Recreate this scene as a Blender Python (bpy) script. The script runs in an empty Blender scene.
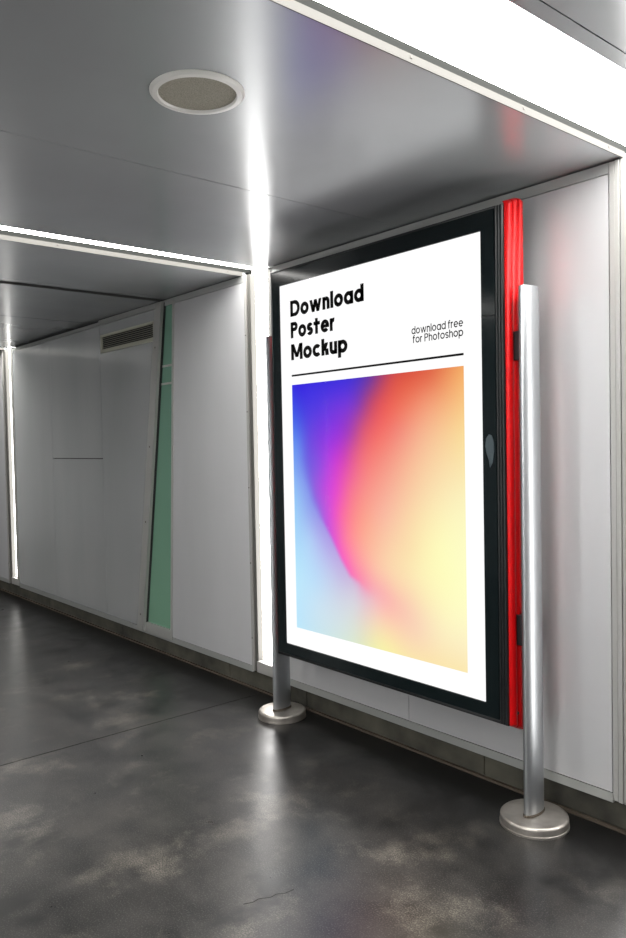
import bpy, bmesh, math, random
import numpy as np
from mathutils import Vector, Matrix

random.seed(4)
PI = math.pi
SC = bpy.context.scene
COL = SC.collection

# ------------------------------------------------------------------ helpers
class MB:
    """collects shapes and links them as ONE mesh object"""
    def __init__(self):
        self.bm = bmesh.new()

    def poly_prism(self, pts, axis, a, b):
        """pts: 2-D polygon in the plane across `axis`, extruded from a to b"""
        def P(p, t):
            if axis == 'x': return (t, p[0], p[1])
            if axis == 'y': return (p[0], t, p[1])
            return (p[0], p[1], t)
        bm = self.bm
        v0 = [bm.verts.new(P(p, a)) for p in pts]
        v1 = [bm.verts.new(P(p, b)) for p in pts]
        n = len(pts)
        fs = [bm.faces.new(v0), bm.faces.new(v1)]
        for i in range(n):
            j = (i + 1) % n
            fs.append(bm.faces.new((v0[i], v0[j], v1[j], v1[i])))
        bmesh.ops.recalc_face_normals(bm, faces=fs)
        return self

    def box(self, x0, x1, y0, y1, z0, z1, bev=0.0):
        bm = self.bm
        r = bmesh.ops.create_cube(bm, size=1.0)
        vs = r['verts']
        for v in vs:
            v.co = Vector(((x0 + x1) / 2 + v.co.x * (x1 - x0), (y0 + y1) / 2 + v.co.y * (y1 - y0),
                           (z0 + z1) / 2 + v.co.z * (z1 - z0)))
        if bev > 0:
            es = list({e for v in vs for e in v.link_edges})
            bmesh.ops.bevel(bm, geom=es, offset=bev, segments=2, profile=0.5, affect='EDGES')
        return self

    def lathe(self, prof, cx=0, cy=0, n=64, sx=1, sy=1):
        """prof: list of (r, z); closed with caps where r == 0"""
        bm = self.bm
        rings = []
        for r, z in prof:
            if r < 1e-6:
                rings.append([bm.verts.new((cx, cy, z))])
            else:
                rings.append([bm.verts.new((cx + r * sx * math.cos(2 * PI * i / n), cy + r * sy * math.sin(2 * PI * i / n), z))
                              for i in range(n)])
        fs = []
        for A, B in zip(rings, rings[1:]):
            for i in range(n):
                j = (i + 1) % n
                a0, a1 = A[i % len(A)], A[j % len(A)]
                b0, b1 = B[i % len(B)], B[j % len(B)]
                q = []
                for v in (a0, a1, b1, b0):
                    if v not in q: q.append(v)
                if len(q) >= 3: fs.append(bm.faces.new(q))
        bmesh.ops.recalc_face_normals(bm, faces=fs)
        return self

    def quad(self, pts):
        self.bm.faces.new([self.bm.verts.new(p) for p in pts])
        return self

    def build(self, name, mat, parent=None, smooth=False, origin=None):
        me = bpy.data.meshes.new(name)
        if origin is not None:
            for v in self.bm.verts: v.co -= Vector(origin)
        if smooth:
            for f in self.bm.faces: f.smooth = True
        self.bm.to_mesh(me); self.bm.free()
        if smooth:
            try: me.set_sharp_from_angle(angle=math.radians(35))
            except Exception: pass
        o = bpy.data.objects.new(name, me)
        COL.objects.link(o)
        if mat: me.materials.append(mat)
        if parent: o.parent = parent
        if origin is not None: o.location = origin
        return o


def thing(name, label, cat, group=None):
    o = bpy.data.objects.new(name, None)
    o.empty_display_size = 0.1
    COL.objects.link(o)
    o['label'] = label; o['category'] = cat
    if group: o['group'] = group
    return o


def struct(o, label=None):
    o['kind'] = 'structure'
    if label: o['label'] = label
    return o


def srgb(r, g, b):
    f = lambda c: (c / 12.92) if c <= 0.04045 else ((c + 0.055) / 1.055) ** 2.4
    return tuple(f(c / 255.0) for c in (r, g, b))


def mat(name, col, rough=0.5, metal=0.0, spec=0.5, coat=0.0, aniso=0.0):
    m = bpy.data.materials.new(name); m.use_nodes = True
    b = m.node_tree.nodes['Principled BSDF']
    b.inputs['Base Color'].default_value = (*col, 1)
    b.inputs['Roughness'].default_value = rough
    b.inputs['Metallic'].default_value = metal
    b.inputs['Specular IOR Level'].default_value = spec
    b.inputs['Coat Weight'].default_value = coat
    b.inputs['Anisotropic'].default_value = aniso
    return m


def emis(name, col, strength):
    m = bpy.data.materials.new(name); m.use_nodes = True
    nt = m.node_tree
    nt.nodes.remove(nt.nodes['Principled BSDF'])
    e = nt.nodes.new('ShaderNodeEmission')
    e.inputs[0].default_value = (*col, 1); e.inputs[1].default_value = strength
    nt.links.new(e.outputs[0], nt.nodes['Material Output'].inputs[0])
    return m


def add_noise(m, scale, lo, hi, amount_rough=0.0, stretch=(1, 1, 1), detail=4, bump=0.0, rough=None):
    """mottles base colour between two colours, and optionally roughness / bump"""
    nt = m.node_tree; b = nt.nodes['Principled BSDF']
    tc = nt.nodes.new('ShaderNodeTexCoord'); mp = nt.nodes.new('ShaderNodeMapping')
    mp.inputs['Scale'].default_value = stretch
    nz = nt.nodes.new('ShaderNodeTexNoise'); nz.inputs['Scale'].default_value = scale; nz.inputs['Detail'].default_value = detail
    rp = nt.nodes.new('ShaderNodeValToRGB')
    rp.color_ramp.elements[0].position = 0.3; rp.color_ramp.elements[1].position = 0.7
    rp.color_ramp.elements[0].color = (*lo, 1); rp.color_ramp.elements[1].color = (*hi, 1)
    L = nt.links.new
    L(tc.outputs['Object'], mp.inputs[0]); L(mp.outputs[0], nz.inputs['Vector']); L(nz.outputs['Fac'], rp.inputs[0])
    L(rp.outputs[0], b.inputs['Base Color'])
    if rough:
        mr = nt.nodes.new('ShaderNodeMapRange')
        mr.inputs['To Min'].default_value = rough[0]; mr.inputs['To Max'].default_value = rough[1]
        L(nz.outputs['Fac'], mr.inputs['Value']); L(mr.outputs[0], b.inputs['Roughness'])
    if bump:
        bp = nt.nodes.new('ShaderNodeBump'); bp.inputs['Strength'].default_value = bump; bp.inputs['Distance'].default_value = 0.005
        L(nz.outputs['Fac'], bp.inputs['Height']); L(bp.outputs[0], b.inputs['Normal'])
    return m

# ------------------------------------------------------------------ materials
M = {}
M['ceiling'] = add_noise(mat('ceiling_panel', (.30, .315, .32), .2, .4), 1.3, (.345, .36, .37), (.40, .42, .43), rough=(.20, .27))
M['wall'] = add_noise(mat('wall_panel', (.5, .5, .52), .34, .3), 1.6, (.51, .515, .525), (.58, .58, .595), stretch=(1, 1, .25), rough=(.30, .40))
M['wall_metal'] = add_noise(mat('wall_metal', (.5, .5, .52), .3, .55), 1.3, (.60, .615, .62), (.72, .735, .74), stretch=(1, 1, .2), rough=(.16, .24))
M['gap'] = mat('dark_gap', (.012, .012, .013), .8)
M['rail'] = mat('rail_metal', (.42, .43, .42), .4, .5)
M['trim'] = mat('trim_metal', (.40, .40, .385), .4, .35)
M['white_flange'] = mat('flange_white', (.34, .335, .32), .4, .1)
M['lip'] = mat('channel_lip', (.075, .073, .068), .6, .0, .15)
M['channel'] = mat('channel_side', (.011, .012, .011), .7, .0, .08)
M['jamb'] = mat('light_jamb', (.10, .098, .09), .55, 0, .2)
M['kerb'] = add_noise(mat('kerb_concrete', (.1, .1, .08), .8), 6, (.018, .017, .013), (.075, .071, .053), bump=.3, detail=8)
M['lamp'] = emis('lamp_diffuser', (1.0, .985, .95), 18.0)
M['lamp_wall'] = emis('wall_lamp_diffuser', (1.0, .98, .96), 12.5)
M['black_gloss'] = mat('black_gloss', (.004, .008, .009), .14, 0, .32)
M['black_profile'] = mat('black_profile', (.012, .013, .014), .28, 0.2)
M['dark_plastic'] = mat('dark_plastic', (.01, .01, .012), .45)
M['grey_patch'] = mat('half_moon_grey', (.055, .075, .085), .3)
M['red'] = mat('red_lacquer', (.62, .002, .004), .34, 0, .3)
M['steel'] = add_noise(mat('brushed_steel', (.4, .41, .43), .4, .9), 14, (.29, .305, .315), (.35, .36, .375), stretch=(1, 1, .05), rough=(.36, .46))
M['base_steel'] = add_noise(mat('worn_steel', (.6, .57, .53), .32, .85), 14, (.34, .31, .28), (.52, .49, .45), rough=(.3, .45), detail=8)
M['weld'] = mat('weld_brown', (.07, .055, .04), .7, .2)
M['paper'] = emis('poster_paper_backlit', (1, 1, 1), 1.02)
M['ink'] = mat('ink_black', (.004, .004, .004), .8, 0, .1)
M['vent'] = mat('vent_beige', (.46, .46, .38), .45, .2)
M['vent_dark'] = mat('vent_dark', (.02, .02, .02), .7)
M['spk_rim'] = mat('speaker_rim', (.66, .66, .63), .35, .0)
M['screw'] = mat('screw_dark', (.05, .045, .04), .5, .6)
M['joint'] = mat('floor_joint', (.025, .023, .022), .8)

def spk_mesh_mat():
    m = mat('speaker_cloth', (.2, .19, .15), .7)
    nt = m.node_tree; b = nt.nodes['Principled BSDF']
    tc = nt.nodes.new('ShaderNodeTexCoord'); vo = nt.nodes.new('ShaderNodeTexVoronoi'); vo.inputs['Scale'].default_value = 320
    rp = nt.nodes.new('ShaderNodeValToRGB')
    rp.color_ramp.elements[0].position = .25; rp.color_ramp.elements[0].color = (.16, .15, .115, 1)
    rp.color_ramp.elements[1].position = .5; rp.color_ramp.elements[1].color = (.29, .28, .225, 1)
    nt.links.new(tc.outputs['Object'], vo.inputs['Vector']); nt.links.new(vo.outputs['Distance'], rp.inputs[0])
    nt.links.new(rp.outputs[0], b.inputs['Base Color'])
    return m
M['spk_mesh'] = spk_mesh_mat()

def green_glass():
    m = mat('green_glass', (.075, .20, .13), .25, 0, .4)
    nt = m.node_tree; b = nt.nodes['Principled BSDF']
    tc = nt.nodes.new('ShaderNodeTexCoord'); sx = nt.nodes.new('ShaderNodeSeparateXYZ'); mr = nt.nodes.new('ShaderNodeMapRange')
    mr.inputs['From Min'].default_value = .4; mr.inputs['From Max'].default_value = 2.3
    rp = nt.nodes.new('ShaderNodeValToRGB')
    rp.color_ramp.elements[0].color = (.125, .235, .165, 1); rp.color_ramp.elements[1].color = (.07, .135, .11, 1)  # backlight painted into the colour: lighter low down, darker at the top
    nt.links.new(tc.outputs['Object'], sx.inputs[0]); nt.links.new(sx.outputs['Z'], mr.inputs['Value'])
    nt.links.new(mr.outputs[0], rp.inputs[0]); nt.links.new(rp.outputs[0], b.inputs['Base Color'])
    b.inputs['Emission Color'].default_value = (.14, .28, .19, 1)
    b.inputs['Emission Strength'].default_value = .14  # faint glow standing in for light behind the glass
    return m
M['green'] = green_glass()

def clear_pane():
    m = bpy.data.materials.new('clear_pane'); m.use_nodes = True
    nt = m.node_tree; nt.nodes.remove(nt.nodes['Principled BSDF'])
    tr = nt.nodes.new('ShaderNodeBsdfTransparent'); gl = nt.nodes.new('ShaderNodeBsdfGlossy'); gl.inputs['Roughness'].default_value = .04
    fr = nt.nodes.new('ShaderNodeFresnel'); fr.inputs[0].default_value = 1.035
    mx = nt.nodes.new('ShaderNodeMixShader')
    L = nt.links.new
    L(fr.outputs[0], mx.inputs[0]); L(tr.outputs[0], mx.inputs[1]); L(gl.outputs[0], mx.inputs[2]); L(mx.outputs[0], nt.nodes['Material Output'].inputs[0])
    return m
M['pane'] = clear_pane()

def floor_mat():
    m = mat('polished_dark_concrete', (.03, .03, .03), .3, 0, .45)
    nt = m.node_tree; b = nt.nodes['Principled BSDF']; L = nt.links.new; N = nt.nodes.new
    geo = N('ShaderNodeNewGeometry')
    def noise(scale, detail=5, dist=0.0):
        n = N('ShaderNodeTexNoise'); n.inputs['Scale'].default_value = scale; n.inputs['Detail'].default_value = detail
        n.inputs['Distortion'].default_value = dist
        L(geo.outputs['Position'], n.inputs['Vector']); return n
    def ramp(src, p0, c0, p1, c1):
        r = N('ShaderNodeValToRGB'); e = r.color_ramp.elements
        e[0].position = p0; e[0].color = (*c0, 1); e[1].position = p1; e[1].color = (*c1, 1)
        L(src, r.inputs[0]); return r
    def mix(fac, a, c):
        x = N('ShaderNodeMix'); x.data_type = 'RGBA'
        L(fac, x.inputs[0])
        for s, i in ((a, 6), (c, 7)):
            if isinstance(s, tuple): x.inputs[i].default_value = (*s, 1)
            else: L(s, x.inputs[i])
        return x
    big = noise(1.1, 8, .1); mid = noise(6, 12, .1); mid.inputs['Roughness'].default_value = .62; fine = noise(190, 3); sc = noise(3.4, 12, .1); sc.inputs['Roughness'].default_value = .68
    base = ramp(big.outputs['Fac'], .3, (.019, .0185, .0185), .72, (.044, .042, .0405))
    m1 = ramp(mid.outputs['Fac'], .37, (.25, .25, .26), .64, (1.3, 1.25, 1.18))
    mul = N('ShaderNodeMix'); mul.data_type = 'RGBA'; mul.blend_type = 'MULTIPLY'; mul.inputs[0].default_value = .9
    L(base.outputs[0], mul.inputs[6]); L(m1.outputs[0], mul.inputs[7])
    # aggregate specks
    sp = ramp(fine.outputs['Fac'], .52, (0, 0, 0), .70, (.9, .9, .9))
    c1 = mix(sp.outputs[0], mul.outputs[2], (.10, .095, .09))
    # pale scuffs
    sf = ramp(sc.outputs['Fac'], .53, (0, 0, 0), .72, (.95, .95, .95))
    gr = ramp(fine.outputs['Fac'], .40, (.15, .15, .15), .60, (1, 1, 1))
    mm = N('ShaderNodeMath'); mm.operation = 'MULTIPLY'
    L(sf.outputs[0], mm.inputs[0]); L(gr.outputs[0], mm.inputs[1])
    c2 = mix(mm.outputs[0], c1.outputs[2], (.21, .19, .16))
    # grime band along the kerb
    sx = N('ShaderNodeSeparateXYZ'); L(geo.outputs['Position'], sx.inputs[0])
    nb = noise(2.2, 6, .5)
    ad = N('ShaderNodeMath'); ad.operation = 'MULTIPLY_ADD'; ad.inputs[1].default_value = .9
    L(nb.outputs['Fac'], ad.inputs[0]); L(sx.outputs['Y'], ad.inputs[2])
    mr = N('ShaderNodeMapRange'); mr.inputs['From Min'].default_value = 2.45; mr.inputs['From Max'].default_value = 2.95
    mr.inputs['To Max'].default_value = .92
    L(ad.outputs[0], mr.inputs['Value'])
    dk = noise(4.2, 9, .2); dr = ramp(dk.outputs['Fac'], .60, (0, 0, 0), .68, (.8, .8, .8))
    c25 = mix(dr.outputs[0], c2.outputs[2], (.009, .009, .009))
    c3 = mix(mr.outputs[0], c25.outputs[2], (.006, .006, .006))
    sl = N('ShaderNodeMapRange'); sl.inputs['To Min'].default_value = .62; sl.inputs['To Max'].default_value = .12
    L(mr.outputs[0], sl.inputs['Value']); L(sl.outputs[0], b.inputs['Specular IOR Level'])
    L(c3.outputs[2], b.inputs['Base Color'])
    rr = N('ShaderNodeMapRange'); rr.inputs['To Min'].default_value = .22; rr.inputs['To Max'].default_value = .40
    L(mid.outputs['Fac'], rr.inputs['Value']); L(rr.outputs[0], b.inputs['Roughness'])
    bp = N('ShaderNodeBump'); bp.inputs['Strength'].default_value = .05; bp.inputs['Distance'].default_value = .004
    L(fine.outputs['Fac'], bp.inputs['Height']); L(bp.outputs[0], b.inputs['Normal'])
    return m
M['floor'] = floor_mat()
# ------------------------------------------------------------------ room shell
WY = 2.725            # face of the wall panels
OY = -2.0             # far side of the passage, behind the viewpoint
H = 2.525             # ceiling
XL, XR = -13.0, 4.0
PORTALS = [(-8.10, -7.86), (-3.856, -3.626), (-1.433, -1.092), (1.25, 1.55)]   # lit channels across the ceiling; the last is unseen, added for fill
OPEN_W = [(-8.15, -7.84), (-3.83, -3.555), (-1.44, -1.085), (1.25, 1.55)]      # the same channels down the wall

# floor: cast slabs with an expansion joint between them
f = MB()
f.box(XL, -3.737, OY, 2.80, -.06, 0).box(-3.731, XR, OY, 2.80, -.06, 0)
struct(f.build('floor', M['floor']))
jt = MB().box(-3.739, -3.729, OY, 2.74, -.06, -.003)
for pts in ([(-2.05, 1.40), (-2.037, 1.43), (-2.04, 1.455), (-2.02, 1.49), (-2.022, 1.515), (-2.006, 1.54), (-2.004, 1.575)],):
    for (ax, ay), (bx_, by_) in zip(pts, pts[1:]):
        n = Vector((ay - by_, bx_ - ax, 0)).normalized() * .0022
        jt.quad([(ax - n.x, ay - n.y, .0006), (ax + n.x, ay + n.y, .0006), (bx_ + n.x, by_ + n.y, .0006), (bx_ - n.x, by_ - n.y, .0006)])
struct(jt.build('trim_1', M['joint']))

# ceiling panels with thin seams; the lit channels are left open
cuts = [XL, -10.2, (-8.10, -7.86), (-6.046, -6.034), (-4.875, -4.795), -4.745, (-3.856, -3.626), -2.55, (-1.433, -1.092), -1.044, .35, (1.25, 1.55), 2.8, XR]
segs = []
prev = XL
for cseg in cuts[1:]:
    if isinstance(cseg, tuple): segs.append((prev, cseg[0])); prev = cseg[1]
    else: segs.append((prev, cseg - .002)); prev = cseg + .002
cb = MB()
for a, b in segs: cb.box(a, b, OY, WY + .03, H, H + .02)
struct(cb.build('ceiling', M['ceiling']))
struct(MB().box(-4.875, -4.795, OY, WY + .03, H - .0004, H + .02).box(-6.046, -6.034, OY, WY + .03, H - .0004, H + .02).build('trim_6', M['gap']))
struct(MB().box(XL, XR, OY - .1, WY + .2, H + .075, H + .15).build('ceiling_upper', M['gap']))

# wall with the poster: panels with seams on a dark backing
wb = MB()
def panel(x0, x1, z0=.148, z1=2.478):
    wb.box(x0 + .0015, x1 - .0015, WY, WY + .012, z0, z1)
panel(-13, -10.2); panel(-10.2, -8.15)
_wb = wb; wb = MB()
panel(-7.84, -6.875, .148, 2.478)
panel(-6.875, -5.84, 1.416, 2.478); panel(-6.875, -5.84, .148, 1.408)
wb.poly_prism([(-5.8385, .148), (-5.272, .148), (-4.879, 2.478), (-5.8385, 2.478)], 'y', WY, WY + .012)
struct(wb.build('wall_back_metal', M['wall_metal'])); wb = _wb
wb.poly_prism([(-4.796, .148), (-3.8315, .148), (-3.8315, 2.478), (-4.655, 2.478)], 'y', WY, WY + .012)
panel(-3.555, -2.535); panel(-2.535, -1.487); panel(-1.085, .35); panel(.35, 1.25); panel(1.55, 4)
struct(wb.build('wall_back', M['wall']))
struct(MB().box(XL, XR, WY + .075, WY + .2, 0, H + .12).build('wall_backing', M['gap']))
struct(MB().box(XL, -8.15, WY + .014, WY + .074, .11, H).box(-7.84, -3.83, WY + .03, WY + .074, .11, H)
       .box(-3.555, -1.44, WY + .014, WY + .074, .11, H).box(-1.085, 1.25, WY + .014, WY + .074, .11, H).box(1.55, XR, WY + .014, WY + .074, .11, H)
       .build('wall_core', M['gap']))
# top and bottom rails of the wall panels
tr = MB(); br = MB()
for a, b in ((XL, -8.15), (-7.84, -5.85), (-5.85, -3.83), (-3.555, -1.487), (-1.085, 1.25), (1.55, XR)):
    if (a, b) == (-7.84, -5.85): tr.box(a, b, WY - .001, WY + .012, 2.481, 2.506)
    else: tr.box(a, b, WY - .001, WY + .012, 2.481, 2.520)
    br.box(a, b, WY + .001, WY + .014, .108, .144)
struct(tr.build('trim_2', M['rail']))
struct(br.build('trim_3', M['rail']))
# kerb
kb = MB()
x = XL
for x1 in (-10.0, -8.6, -7.1, -5.6, -4.1, -3.33, -2.1, -.6, .9, 2.4, XR):
    kb.box(x + .002, x1 - .002, WY + .014, WY + .08, .012, .112, .004); x = x1
struct(kb.build('baseboard_back', M['kerb']))
struct(MB().box(XL, XR, WY + .004, WY + .03, 0, .010).build('trim_4', M['weld']))
# upright trim beside the near lit channel
t5 = MB().box(-1.484, -1.462, WY - .004, WY + .014, .12, 2.52, .002).box(-1.46, -1.442, WY - .008, WY + .05, .12, 2.52, .002)
struct(t5.build('trim_5', M['trim']))

# rest of the passage, seen only in reflections
ow = MB()
px = XL
for a, b in [(p[0], p[1]) for p in OPEN_W] + [(XR, XR)]:
    ow.box(px, a, OY - .02, OY, 0, H); px = b
struct(ow.build('wall_front', M['wall']))
struct(MB().box(XL, XR, OY - .2, OY - .08, 0, H + .1).build('wall_front_backing', M['gap']))
struct(MB().box(XL - .1, XL, OY - .2, WY + .2, 0, H + .1).build('wall_left', M['wall']))
struct(MB().box(XR, XR + .1, OY - .2, WY + .2, 0, H + .1).build('wall_right', M['wall']))

# ------------------------------------------------------------------ lit channels
names_c = ['thin glowing ceiling strip at the far end of the passage',
           'slim white ceiling light strip meeting the wall left of the poster case',
           'wide bright white ceiling light crossing the upper right corner', 'unseen white ceiling light strip added behind the viewpoint for fill']
for i, (a, b) in enumerate(PORTALS):
    t = thing('ceiling_light', names_c[i], 'ceiling light', 'light strips across the ceiling')
    MB().box(a + .002, b - .002, OY + .02, WY + .07, H + .045, H + .055).build('diffuser', M['lamp'], t)
    fr = MB().box(a, a + .004, OY, WY + .01, H - .003, H + .021)
    fr.build('flange', M['lip'], t)
    MB().box(a - .002, a + .002, OY, WY + .07, H + .021, H + .05).box(b - .002, b + .002, OY, WY + .07, H + .021, H + .05).build('housing', M['channel'], t)
    if i in (1, 2):
        for k in range(6):
            y = WY - .10 - k * .52
            MB().box(a + .0035, a + .0055, y - .004, y + .004, H + .008, H + .016, .001).build('screw', M['screw'], t)

names_w = ['narrow glowing upright wall light at the far left',
           'tall glowing upright wall light beside the left edge of the poster case',
           'tall upright wall light right of the poster case', 'unseen upright wall light added behind the viewpoint for fill']
lum = [(-8.06, -7.90), (-3.775, -3.59), (-1.40, -1.12), (1.28, 1.52)]
def wall_light(i, side):
    a, b = OPEN_W[i]; l0, l1 = lum[i]
    lab = names_w[i] if side > 0 else names_w[i] + ', opposite wall'
    t = thing('wall_light', lab, 'wall light', 'upright light strips in the walls')
    def Y(d0, d1):
        return (WY + d0, WY + d1) if side > 0 else (OY - d1, OY - d0)
    y0, y1 = Y(.045, .055)
    MB().box(l0 - .03, l1 + .03, y0, y1, .15, H + .03).build('diffuser', M['lamp_wall'], t)
    fr = MB()
    y0, y1 = Y(-.004, .045)
    z0, z1 = .118, H - .003
    fr.box(a, a + .022, y0, y1, z0, z1, .002)
    yb, yc = Y(.006, .045)
    MB().box(a + .022, l0, yb, yc, z0, z1, .002).build('jamb', M['jamb'], t)
    fr.box(l1, b, y0, y1, z0, z1, .002)
    fr.box(l0 - .002, l1 + .002, y0, y1, z0, .185, .002)
    fr.build('frame', M['white_flange'], t)
    if side > 0 and i in (0, 1):
        for z in (.32, .78, 1.24, 1.70, 2.16):
            MB().box(a + .006, a + .014, WY - .006, WY - .003, z - .004, z + .004, .001).build('screw', M['screw'], t)
for i in range(4): wall_light(i, 1)
for i in range(4): wall_light(i, -1)

# ------------------------------------------------------------------ wedge-shaped green window in the wall
w = bpy.data.objects.new('window_1', None); COL.objects.link(w); struct(w, 'tall tapering green glass window with pale metal frame')
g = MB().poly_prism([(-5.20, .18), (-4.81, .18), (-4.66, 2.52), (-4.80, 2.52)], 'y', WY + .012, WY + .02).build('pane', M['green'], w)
fb = MB()
fb.poly_prism([(-5.276, .125), (-5.187, .125), (-4.790, 2.505), (-4.875, 2.505)], 'y', WY - .028, WY + .012)
fb.poly_prism([(-4.822, .125), (-4.797, .125), (-4.650, 2.505), (-4.678, 2.505)], 'y', WY - .004, WY + .012)
fb.poly_prism([(-5.187, .125), (-4.822, .125), (-4.818, .195), (-5.177, .195)], 'y', WY - .006, WY + .012)
fb.build('window_frame', M['trim'], w)
MB().poly_prism([(-5.177, .19), (-5.172, .19), (-4.784, 2.505), (-4.790, 2.505)], 'y', WY - .004, WY + .0118).build('dark_edge', M['gap'], w)  # thin dark strip standing in for the left bar's dark inner side
lines = MB()
for z in (2.066, 1.942):
    xl = -5.187 + (z - .125) / 2.38 * .397
    xr = -4.822 + (z - .125) / 2.38 * .144
    lines.box(xl, xr, WY + .009, WY + .0125, z - .007, z + .007)
lines.build('glazing_bar', M['white_flange'], w)
for z in (.25, .95, 1.5, 2.2):
    xx = -5.235 + (z - .125) / 2.38 * .397
    MB().box(xx - .006, xx + .006, WY - .0295, WY - .027, z - .006, z + .006, .001).build('screw', M['screw'], w)

# ------------------------------------------------------------------ ventilation grille
v = thing('ventilation_grille', 'slatted beige ventilation grille high on the wall left of the green window', 'vent')
x0, x1, z0, z1 = -5.800, -4.910, 2.253, 2.396
MB().box(x0 + .01, x1 - .01, WY - .003, WY - .0005, z0 + .01, z1 - .01).build('backing', M['vent_dark'], v)
fv = MB().box(x0, x1, WY - .014, WY, z1 - .02, z1, .002).box(x0, x1, WY - .014, WY, z0, z0 + .028, .002)
fv.box(x0, x0 + .03, WY - .014, WY, z0, z1, .002).box(x1 - .03, x1, WY - .014, WY, z0, z1, .002)
fv.build('frame', M['vent'], v)
for k in range(6):
    z = z0 + .040 + k * .0145
    MB().poly_prism([(WY - .012, z - .002), (WY - .010, z - .003), (WY - .004, z + .001), (WY - .006, z + .002)], 'x', x0 + .03, x1 - .03).build('slat', M['vent'], v)

# ------------------------------------------------------------------ ceiling speaker
s = thing('ceiling_speaker', 'round ceiling speaker with pale rim and beige mesh cover', 'speaker')
cx, cy = -1.935, 1.227
s.location = (0, 0, 0)
R = .137
MB().lathe([(R - .026, H - .002), (R - .022, H - .011), (R - .008, H - .010), (R, H - .003), (R, H + .001)], cx, cy, 72).build('rim', M['spk_rim'], s, True)
MB().lathe([(0, H - .004), (R - .024, H - .004), (R - .024, H + .001)], cx, cy, 72).build('speaker_mesh', M['spk_mesh'], s)

# ------------------------------------------------------------------ poster display on two posts
CX0, CX1, CZ0, CZ1 = -3.275, -1.800, .374, 2.408
FY, BY = 2.500, 2.615
d = thing('poster_display', 'black framed poster display with fluted red sides on two steel posts', 'poster display')
PX0, PX1, PZ0, PZ1 = -3.200, -1.904, .445, 2.325        # opening
MB().box(CX0 + .012, CX1 - .012, FY + .022, BY, CZ0 + .01, CZ1 - .01, .004).build('case_body', M['black_profile'], d)
bz = MB()
xa, xb, za, zb = CX0 + .012, CX1 - .040, CZ0 + .016, CZ1 - .010
y0, y1 = FY, FY + .020
bz.box(xa, PX0, y0, y1, za, zb).box(PX1, xb, y0, y1, za, zb)
bz.box(PX0, PX1, y0, y1, PZ1, zb).box(PX0, PX1, y0, y1, za, PZ0)
bz.build('bezel', M['black_gloss'], d)
# ridged outer profile all round
pf = MB()
for k, (off, wd) in enumerate(((.034, .011), (.0205, .011), (.007, .013))):
    xx = CX1 - off
    pf.lathe([(0, CZ0), (wd / 2, CZ0 + .002), (wd / 2, CZ1 - .002), (0, CZ1)], xx, FY + .006, 20)
pf.box(CX1 - .040, CX1, FY + .006, FY + .03, CZ0, CZ1)
pf.box(CX0, CX0 + .012, FY, FY + .03, CZ0, CZ1, .003)
pf.box(CX0, CX1 - .03, FY - .001, FY + .03, CZ1 - .010, CZ1, .003)
pf.box(CX0, CX1 - .03, FY - .001, FY + .03, CZ0 + .009, CZ0 + .016, .002)
pf.box(CX0, CX1 - .03, FY + .004, FY + .03, CZ0, CZ0 + .009, .002)
pf.build('outer_frame', M['black_profile'], d, True)
MB().quad([(PX0 - .006, FY + .0015, PZ0 - .006), (PX1 + .006, FY + .0015, PZ0 - .006), (PX1 + .006, FY + .0015, PZ1 + .006), (PX0 - .006, FY + .0015, PZ1 + .006)]).build('glass_pane', M['pane'], d)
# raised grey half-moon on the right-hand border
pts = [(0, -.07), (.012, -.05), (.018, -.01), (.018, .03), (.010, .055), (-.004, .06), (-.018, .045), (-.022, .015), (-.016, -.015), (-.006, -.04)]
MB().poly_prism([(-1.868 + p[0], 1.462 + p[1]) for p in pts], 'y', FY - .003, FY + .001).build('half_moon', M['grey_patch'], d)
MB().box(PX1, xb, FY - .0012, FY, 1.985, 1.990).build('border_seam', M['black_profile'], d)
# fluted red side panels
def flutes(side):
    m = MB()
    xs = CX1 if side > 0 else CX0 + .018
    n = 3; yy0, yy1 = FY + .012, BY + .004
    wd = (yy1 - yy0) / n; r = wd / 2
    prof = [(yy1, 0.0), (yy0, 0.0)]
    for k in range(n):
        for j in range(9):
            a = PI - PI * j / 8
            prof.append((yy0 + wd * (k + .5) + r * math.cos(a), .006 + r * .75 * math.sin(a)))
    bm = m.bm
    lo, hi, up, dn = (.374, 2.420, .026, .034) if side > 0 else (.40, 2.39, 0, 0)
    stations = [(lo, .35, 0), (lo + .004, .75, 0), (lo + .013, 1, 0), (hi - .014, 1, 1), (hi - .005, .75, 1), (hi, .35, 1)]
    rings = []
    for z, sc, top in stations:
        rings.append([bm.verts.new((xs - side * .014 + side * (.014 + p[1]) * sc, p[0],
                                    z + (up if top else -dn) * min(1, (p[0] - yy0) / (yy1 - yy0) / .7))) for p in prof])
    fs = []
    for A, B in zip(rings, rings[1:]):
        for i in range(len(prof)):
            j = (i + 1) % len(prof)
            fs.append(bm.faces.new((A[i], A[j], B[j], B[i])))
    fs.append(bm.faces.new(rings[0])); fs.append(bm.faces.new(rings[-1]))
    bmesh.ops.recalc_face_normals(bm, faces=fs)
    o = m.build('side_panel', M['red'], d, True)
    o['label'] = 'fluted red side panel'
    for z in (.42,):
        MB().lathe([(0, 0), (.006, 0), (.006, .006), (0, .006)], 0, 0, 12).build('screw', M['screw'], o)
        sc_ = o.children[-1]
        sc_.rotation_euler = (0, PI / 2 * side, 0); sc_.location = (xs + side * .010, FY + .012 + wd, z)
flutes(1); flutes(-1)
MB().box(CX0, CX1 + .006, BY + .006, BY + .014, .36, 2.42, .002).build('back_panel', M['black_profile'], d)
for side, xs in ((1, CX1), (-1, CX0)):
    for z0_, z1_ in ((1.808, 1.920), (.692, .812)):
        a, b = (xs - .002, -1.745) if side > 0 else (-3.317, xs + .002)
        MB().box(a, b, FY + .045, FY + .105, z0_, z1_, .003).build('bracket', M['dark_plastic'], d)
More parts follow.
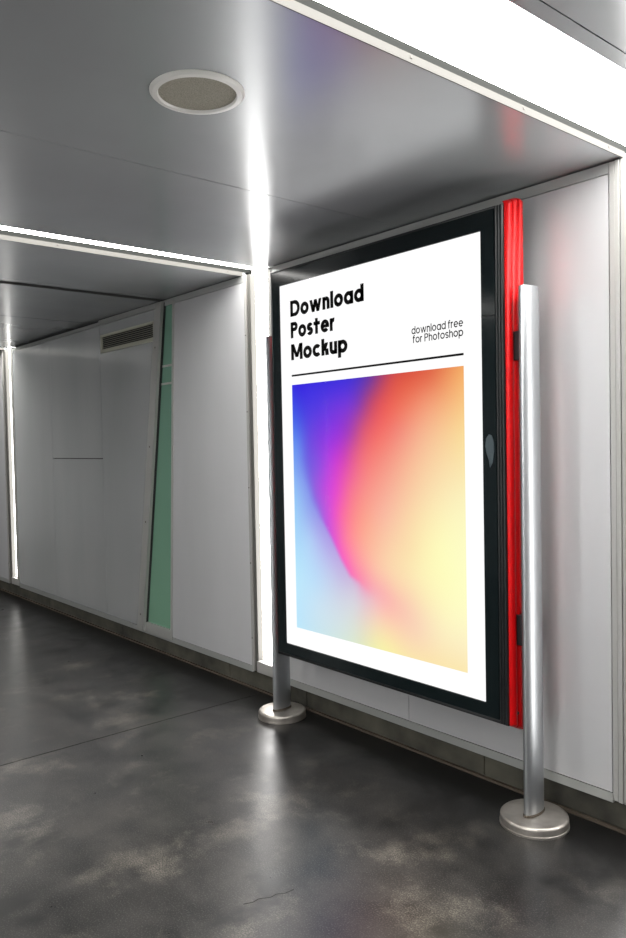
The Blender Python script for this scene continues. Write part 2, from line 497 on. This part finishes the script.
for px_, py_ in ((-1.722, 2.556), (-3.340, 2.570)):
    prof = [(0, .038), (1, .038), (1, 2.080), (.96, 2.083), (0, 2.083)]
    p = MB()
    p.lathe(prof, px_, py_, 56, .024, .058)
    po = p.build('post', M['steel'], d, True)
    MB().lathe([(.026 / .024, .0405), (.026 / .024, .046), (1.0, .050)], px_, py_, 56, .024, .058).build('weld_ring', M['weld'], po, True)
    MB().lathe([(0, .040), (.118, .040), (.1215, .0397), (.126, .0378), (.129, .0345), (.1303, .0305), (.1305, .026), (.1305, .009), (.1325, .008), (.1325, 0), (0, 0)], px_, py_, 72).build('base_plate', M['base_steel'], po, True)

# ------------------------------------------------------------------ the poster in the display
po = thing('poster', 'backlit white poster with black headline above a blue to orange gradient', 'poster')
MB().box(PX0 + .0008, PX1 - .0008, FY + .004, FY + .007, PZ0 + .0008, PZ1 - .0008).build('paper', M['paper'], po)
GX0, GX1, GZ0, GZ1 = -3.112, -1.997, .5435, 1.804
PY = FY + .0034

GL = [(-0.0,1.004,55,48,226),(0.009,0.857,72,100,232),(0.02,0.754,105,145,240),(0.022,0.611,140,180,245),(0.067,0.653,122,140,236),(0.041,0.53,150,190,245),(0.127,0.521,140,150,235),(0.179,0.416,170,165,235),(0.013,0.364,170,215,250),(0.107,0.371,178,210,248),(0.245,0.362,180,165,232),(0.014,0.199,190,232,252),(0.137,0.212,188,222,250),(0.296,0.288,195,180,230),(0.339,0.242,200,185,225),(0.241,0.243,195,205,238),(0.016,0.034,190,230,252),(0.168,0.096,205,228,242),(0.304,0.153,210,215,230),(0.401,0.195,215,205,222),(0.333,0.04,215,228,225),(0.199,0.0,205,230,235),(0.418,0.148,218,215,222),(0.439,0.019,225,230,200)]
GR = [(-0.0,1.004,55,45,226),(0.129,1.0,60,48,225),(0.298,0.993,68,50,220),(0.425,0.992,78,55,205),(0.515,0.993,110,60,165),(0.556,0.991,150,65,130),(0.601,0.988,190,70,95),(0.641,0.988,215,82,75),(0.738,0.989,222,90,70),(0.841,0.988,225,105,75),(0.914,0.989,235,140,90),(0.994,0.99,245,175,105),(0.084,0.915,72,60,228),(0.195,0.898,88,60,225),(0.295,0.894,115,58,220),(0.379,0.901,125,58,215),(0.44,0.899,130,62,190),(0.483,0.904,165,68,140),(0.524,0.906,200,75,105),(0.582,0.91,225,85,90),(0.683,0.923,230,105,85),(0.813,0.899,242,150,115),(0.993,0.89,248,195,130),(0.093,0.774,105,80,225),(0.191,0.772,130,65,222),(0.324,0.778,165,58,215),(0.375,0.792,165,62,190),(0.419,0.799,185,75,160),(0.468,0.805,222,90,115),(0.54,0.822,235,98,105),(0.652,0.801,240,130,120),(0.785,0.781,246,180,145),(0.99,0.777,250,220,155),(0.097,0.673,115,95,225),(0.174,0.674,135,85,225),(0.289,0.694,205,62,215),(0.354,0.702,205,70,185),(0.398,0.713,225,90,150),(0.459,0.713,240,112,125),(0.565,0.695,244,140,130),(0.731,0.695,248,185,150),(0.884,0.696,250,215,165),(0.988,0.664,251,230,175),(0.129,0.581,140,105,222),(0.198,0.575,180,80,222),(0.272,0.57,225,70,215),(0.317,0.571,232,85,195),(0.369,0.573,245,115,150),(0.474,0.583,248,145,140),(0.591,0.587,248,170,150),(0.78,0.575,250,215,170),(0.986,0.566,252,242,190),(0.181,0.48,150,110,220),(0.222,0.478,190,90,222),(0.269,0.48,235,75,215),(0.321,0.483,248,110,165),(0.391,0.487,250,135,145),(0.56,0.495,250,180,160),(0.726,0.504,251,215,170),(0.88,0.512,253,240,185),(0.994,0.469,253,250,195),(0.272,0.383,220,85,215),(0.298,0.366,245,95,200),(0.344,0.388,252,130,160),(0.437,0.376,252,165,155),(0.557,0.386,251,195,165),(0.723,0.381,252,225,175),(0.878,0.394,254,252,190),(0.992,0.37,254,252,198),(0.335,0.303,250,100,195),(0.366,0.275,250,110,190),(0.404,0.298,252,150,170),(0.525,0.291,252,195,172),(0.612,0.3,252,215,175),(0.774,0.299,253,240,185),(0.924,0.298,254,253,192),(0.384,0.251,250,115,185),(0.425,0.232,250,135,180),(0.488,0.224,251,155,178),(0.549,0.213,251,172,180),(0.607,0.191,251,182,178),(0.691,0.159,250,200,180),(0.759,0.098,250,215,185),(0.524,0.254,252,185,172),(0.638,0.238,252,210,175),(0.798,0.215,253,235,185),(0.922,0.164,254,248,195)]
GC = [(0.492,0.176,230,200,205),(0.536,0.034,245,235,175),(0.502,0.103,240,215,195),(0.55,0.147,252,195,185),(0.579,0.133,252,200,178),(0.634,0.086,251,215,178),(0.576,0.023,250,238,172),(0.715,0.028,251,225,178),(0.871,0.088,252,235,190),(0.986,0.074,253,238,195),(0.819,0.011,252,228,175),(0.985,0.001,252,232,175)]
GK = [(0.073,1.0),(0.077,0.935),(0.084,0.844),(0.083,0.699),(0.102,0.625),(0.14,0.534),(0.194,0.461),(0.257,0.39),(0.316,0.313),(0.372,0.253),(0.425,0.232),(0.48,0.175),(0.502,0.085),(0.51,-0.044)]
class Field:
    """smooth thin-plate colour field through scattered colour samples"""
    def __init__(self, pts, lam=.004):
        self.p = np.array([(p[0] * .88, p[1]) for p in pts]); c = np.array([p[2:] for p in pts], float)
        n = len(pts)
        A = np.zeros((n + 3, n + 3)); A[:n, :n] = self.k(self.p) + lam * np.eye(n)
        A[:n, n] = 1; A[:n, n + 1:] = self.p; A[n, :n] = 1; A[n + 1:, :n] = self.p.T
        self.w = np.linalg.solve(A, np.vstack([c, np.zeros((3, 3))]))
    def k(self, q):
        d2 = ((q[:, None, :] - self.p[None]) ** 2).sum(-1)
        return d2 * np.log(d2 + 1e-9) * .5
    def __call__(self, u, v):
        q = np.array([(u * .88, v)])
        r = np.hstack([self.k(q), np.ones((1, 1)), q]) @ self.w
        return [float(min(255, max(0, x))) for x in r[0]]

def seg_side(u, v):
    """signed distance to the dividing curve, positive on its right"""
    best = 9; sg = 1
    for (u0, v0), (u1, v1) in zip(GK, GK[1:]):
        dx, dy = u1 - u0, v1 - v0
        t = max(0, min(1, ((u - u0) * dx + (v - v0) * dy) / (dx * dx + dy * dy)))
        ex, ey = u - (u0 + t * dx), v - (v0 + t * dy)
        q = math.hypot(ex, ey)
        if q < best:
            best = q; sg = 1 if (ey * dx - ex * dy) > 0 else -1
    return best * sg

def gradient_mesh():
    nu, nv = 96, 120
    verts = []; cols = []
    LC, RC = Field(GL + GC), Field(GR + GC)
    for j in range(nv + 1):
        for i in range(nu + 1):
            u, v = i / nu, j / nv
            verts.append((GX0 + (GX1 - GX0) * u, PY, GZ0 + (GZ1 - GZ0) * v))
            sd = seg_side(u, v)
            if v > .45: bw = .02 + .05 * min(1, (v - .45) / .4)
            elif v > .24: bw = .014
            else: bw = .014 + .12 * min(1, (.24 - v) / .14)
            t = max(0, min(1, .5 + sd / (2 * bw))); t = t * t * (3 - 2 * t)
            if t <= 0: c = LC(u, v)
            elif t >= 1: c = RC(u, v)
            else:
                a, b = LC(u, v), RC(u, v)
                c = [x + (y - x) * t for x, y in zip(a, b)]
            cols.append(c)
    faces = []
    for j in range(nv):
        for i in range(nu):
            k = j * (nu + 1) + i
            faces.append((k, k + 1, k + nu + 2, k + nu + 1))
    me = bpy.data.meshes.new('gradient_print'); me.from_pydata(verts, [], faces)
    at = me.color_attributes.new('print_colour', 'FLOAT_COLOR', 'POINT')
    for k, c in enumerate(cols):
        at.data[k].color = (*srgb(*c), 1.0)
    m = emis('gradient_print', (1, 1, 1), 1.0)
    nt = m.node_tree
    a = nt.nodes.new('ShaderNodeAttribute'); a.attribute_name = 'print_colour'
    nt.links.new(a.outputs['Color'], [n for n in nt.nodes if n.type == 'EMISSION'][0].inputs[0])
    me.materials.append(m)
    o = bpy.data.objects.new('gradient_print', me); COL.objects.link(o); o.parent = po
    o['label'] = 'blue, magenta, orange and yellow gradient print'
gradient_mesh()
MB().box(GX0, GX1, PY - .0002, PY + .0005, 1.8468, 1.8562).build('rule', M['ink'], po)

# lettering drawn as flat strokes
class Pen:
    def __init__(self, t, X=.75, desc=.27):
        self.t = t; self.X = X; self.D = desc; self.q = []
    def quad(self, *p): self.q.append(p)
    def rect(self, x0, x1, z0, z1): self.quad((x0, z0), (x1, z0), (x1, z1), (x0, z1))
    def para(self, x0, z0, x1, z1, th):     # slanted bar with flat ends, th = width across
        h = th / 2
        self.quad((x0 - h, z0), (x0 + h, z0), (x1 + h, z1), (x1 - h, z1))
    def arc(self, cx, cz, rx, rz, a0, a1, t=None, n=28):
        t = t or self.t
        for i in range(n):
            b0 = math.radians(a0 + (a1 - a0) * i / n); b1 = math.radians(a0 + (a1 - a0) * (i + 1) / n)
            P = lambda a, s: (cx + (rx + s * t / 2) * math.cos(a), cz + (rz + s * t / 2) * math.sin(a))
            self.quad(P(b0, -1), P(b0, 1), P(b1, 1), P(b1, -1))
    def glyph(self, ch, x):
        t, X, D = self.t, self.X, self.D
        r = (X - t) / 2 + .01; cz = X / 2; w = X * .98; rr = (w - t) / 2
        if ch in 'odapcegq':
            cx = x + w / 2
        if ch == 'o': self.arc(cx, cz, rr, r, 0, 360); return w
        if ch == 'd': self.arc(cx, cz, rr, r, 0, 360); self.rect(x + w - t, x + w, 0, 1.0); return w
        if ch == 'a': self.arc(cx, cz, rr, r, 0, 360); self.rect(x + w - t, x + w, 0, X); return w
        if ch == 'p': self.arc(cx, cz, rr, r, 0, 360); self.rect(x, x + t, -D, X); return w
        if ch == 'c': self.arc(cx, cz, rr, r, 42, 318); return w * .93
        if ch == 'e':
            self.arc(cx, cz, rr, r, 0, 318); self.rect(x + t * .6, x + w - t * .02, cz - t * .42, cz + t * .42); return w
        if ch == 'l': self.rect(x, x + t, 0, 1.0); return t
        if ch in 'nhu':
            ww = X * .80; ra = (ww - t) / 2
            if ch == 'u':
                self.arc(x + ww / 2, ra + t / 2 - .01, ra, ra, 180, 360)
                self.rect(x, x + t, ra + t / 2 - .01, X); self.rect(x + ww - t, x + ww, 0, X)
            else:
                self.arc(x + ww / 2, X - ra - t / 2 + .01, ra, ra, 0, 180)
                self.rect(x, x + t, 0, X if ch == 'n' else 1.0); self.rect(x + ww - t, x + ww, 0, X - ra - t / 2 + .01)
            return ww
        if ch == 'r':
            ra = X * .30
            self.rect(x, x + t, 0, X); self.arc(x + t / 2 + ra, X - ra - t / 2 + .01, ra, ra, 78, 180); return t + ra * 1.05
        if ch == 'w':
            ww = X * 1.42; s = (ww - t * 1.1) / 4; h = t * .55; th = t * .95
            xs = [x + h + s * k for k in range(5)]
            self.para(xs[1], 0, xs[0], X, th); self.para(xs[1], 0, xs[2], X, th)
            self.para(xs[3], 0, xs[2], X, th); self.para(xs[3], 0, xs[4], X, th); return ww
        if ch == 's':
            ww = X * .74; q = (X - t) / 4 + .005; rx = (ww - t) / 2; c = x + ww / 2
            self.arc(c, X - q - t / 2 + .01, rx, q, 28, 270); self.arc(c, q + t / 2 - .01, rx, q, -152, 90); return ww
        if ch == 't':
            self.rect(x + t * .55, x + t * 1.55, 0, X + .2); self.rect(x, x + t * 2.3, X - t * .9, X); return t * 2.3
        if ch == 'f':
            ra = t * .95 + .06
            self.rect(x + t * .5, x + t * 1.5, 0, 1.0 - ra); self.arc(x + t + ra, 1.0 - ra - t / 2 + .02, ra, ra, 80, 180)
            self.rect(x, x + t * 1.5 + ra, X - t * .9, X); return t * 1.4 + ra
        if ch == 'k':
            ww = X * .80
            self.rect(x, x + t, 0, 1.0)
            self.para(x + t * .95, X * .36, x + ww - t * .75, X, t * 1.1); self.para(x + ww - t * .6, 0, x + t * 1.7, X * .52, t * 1.15); return ww
        if ch == 'D':
            ww = .86; rx = ww * .52
            self.rect(x, x + t, 0, 1); self.rect(x, x + ww - rx, 0, t * .92); self.rect(x, x + ww - rx, 1 - t * .92, 1)
            self.arc(x + ww - rx, .5, rx - t / 2, .5 - t / 2, -90, 90); return ww
        if ch == 'P':
            ww = .66; rz = .29
            self.rect(x, x + t, 0, 1); self.rect(x, x + ww - rz, 1 - t * .92, 1); self.rect(x, x + ww - rz, 1 - 2 * rz, 1 - 2 * rz + t * .92)
            self.arc(x + ww - rz, 1 - rz, rz - t / 2, rz - t / 2, -90, 90); return ww
        if ch == 'M':
            ww = 1.0
            self.rect(x, x + t, 0, 1); self.rect(x + ww - t, x + ww, 0, 1)
            self.para(x + ww / 2, .16, x + t * .62, 1, t * 1.0); self.para(x + ww / 2, .16, x + ww - t * .62, 1, t * 1.0); return ww
        return .3

def text_line(txt, x0, x1, zb, cap, t, gap, name, label):
    p = Pen(t); x = 0
    for ch in txt:
        if ch == ' ': x += .28; continue
        x += p.glyph(ch, x) + gap
    x -= gap
    k = (x1 - x0) / x
    m = MB()
    for q in p.q: m.quad([(x0 + a * k, PY - .0004, zb + b * cap) for a, b in q])
    bmesh.ops.recalc_face_normals(m.bm, faces=m.bm.faces)
    o = m.build(name, M['ink'], po)
    o['label'] = label
text_line('Download', -3.113, -2.570, 2.1535, .0815, .245, .05, 'headline', 'bold black word Download')
text_line('Poster', -3.113, -2.768, 2.0435, .0815, .245, .05, 'headline', 'bold black word Poster')
text_line('Mockup', -3.113, -2.686, 1.9310, .0815, .245, .05, 'headline', 'bold black word Mockup')
text_line('download free', -2.278, -1.997, 1.9640, .0335, .15, .09, 'caption', 'small thin words download free')
text_line('for Photoshop', -2.272, -1.997, 1.9255, .0335, .15, .09, 'caption', 'small thin words for Photoshop')

# ------------------------------------------------------------------ light, world, camera
wd = bpy.data.worlds.new('passage_world'); SC.world = wd; wd.use_nodes = True
wd.node_tree.nodes['Background'].inputs[0].default_value = (.02, .02, .022, 1)
SC.view_settings.view_transform = 'Standard'
SC.view_settings.look = 'None'

F_PX, YAW, PITCH, ROLL = 770.4064, -0.868317, -0.032993, -0.019689
fw = Vector((math.sin(YAW) * math.cos(PITCH), math.cos(YAW) * math.cos(PITCH), math.sin(PITCH)))
r0 = fw.cross(Vector((0, 0, 1))).normalized(); u0 = r0.cross(fw)
rr = r0 * math.cos(ROLL) + u0 * math.sin(ROLL); uu = u0 * math.cos(ROLL) - r0 * math.sin(ROLL)
cam = bpy.data.cameras.new('camera'); co = bpy.data.objects.new('camera', cam); COL.objects.link(co)
co.matrix_world = Matrix(((rr.x, uu.x, -fw.x, 0), (rr.y, uu.y, -fw.y, 0), (rr.z, uu.z, -fw.z, 1.5), (0, 0, 0, 1)))
cam.sensor_fit = 'VERTICAL'; cam.sensor_height = 36.0; cam.lens = 36.0 * F_PX / 938.0
cam.clip_start = .05
SC.camera = co
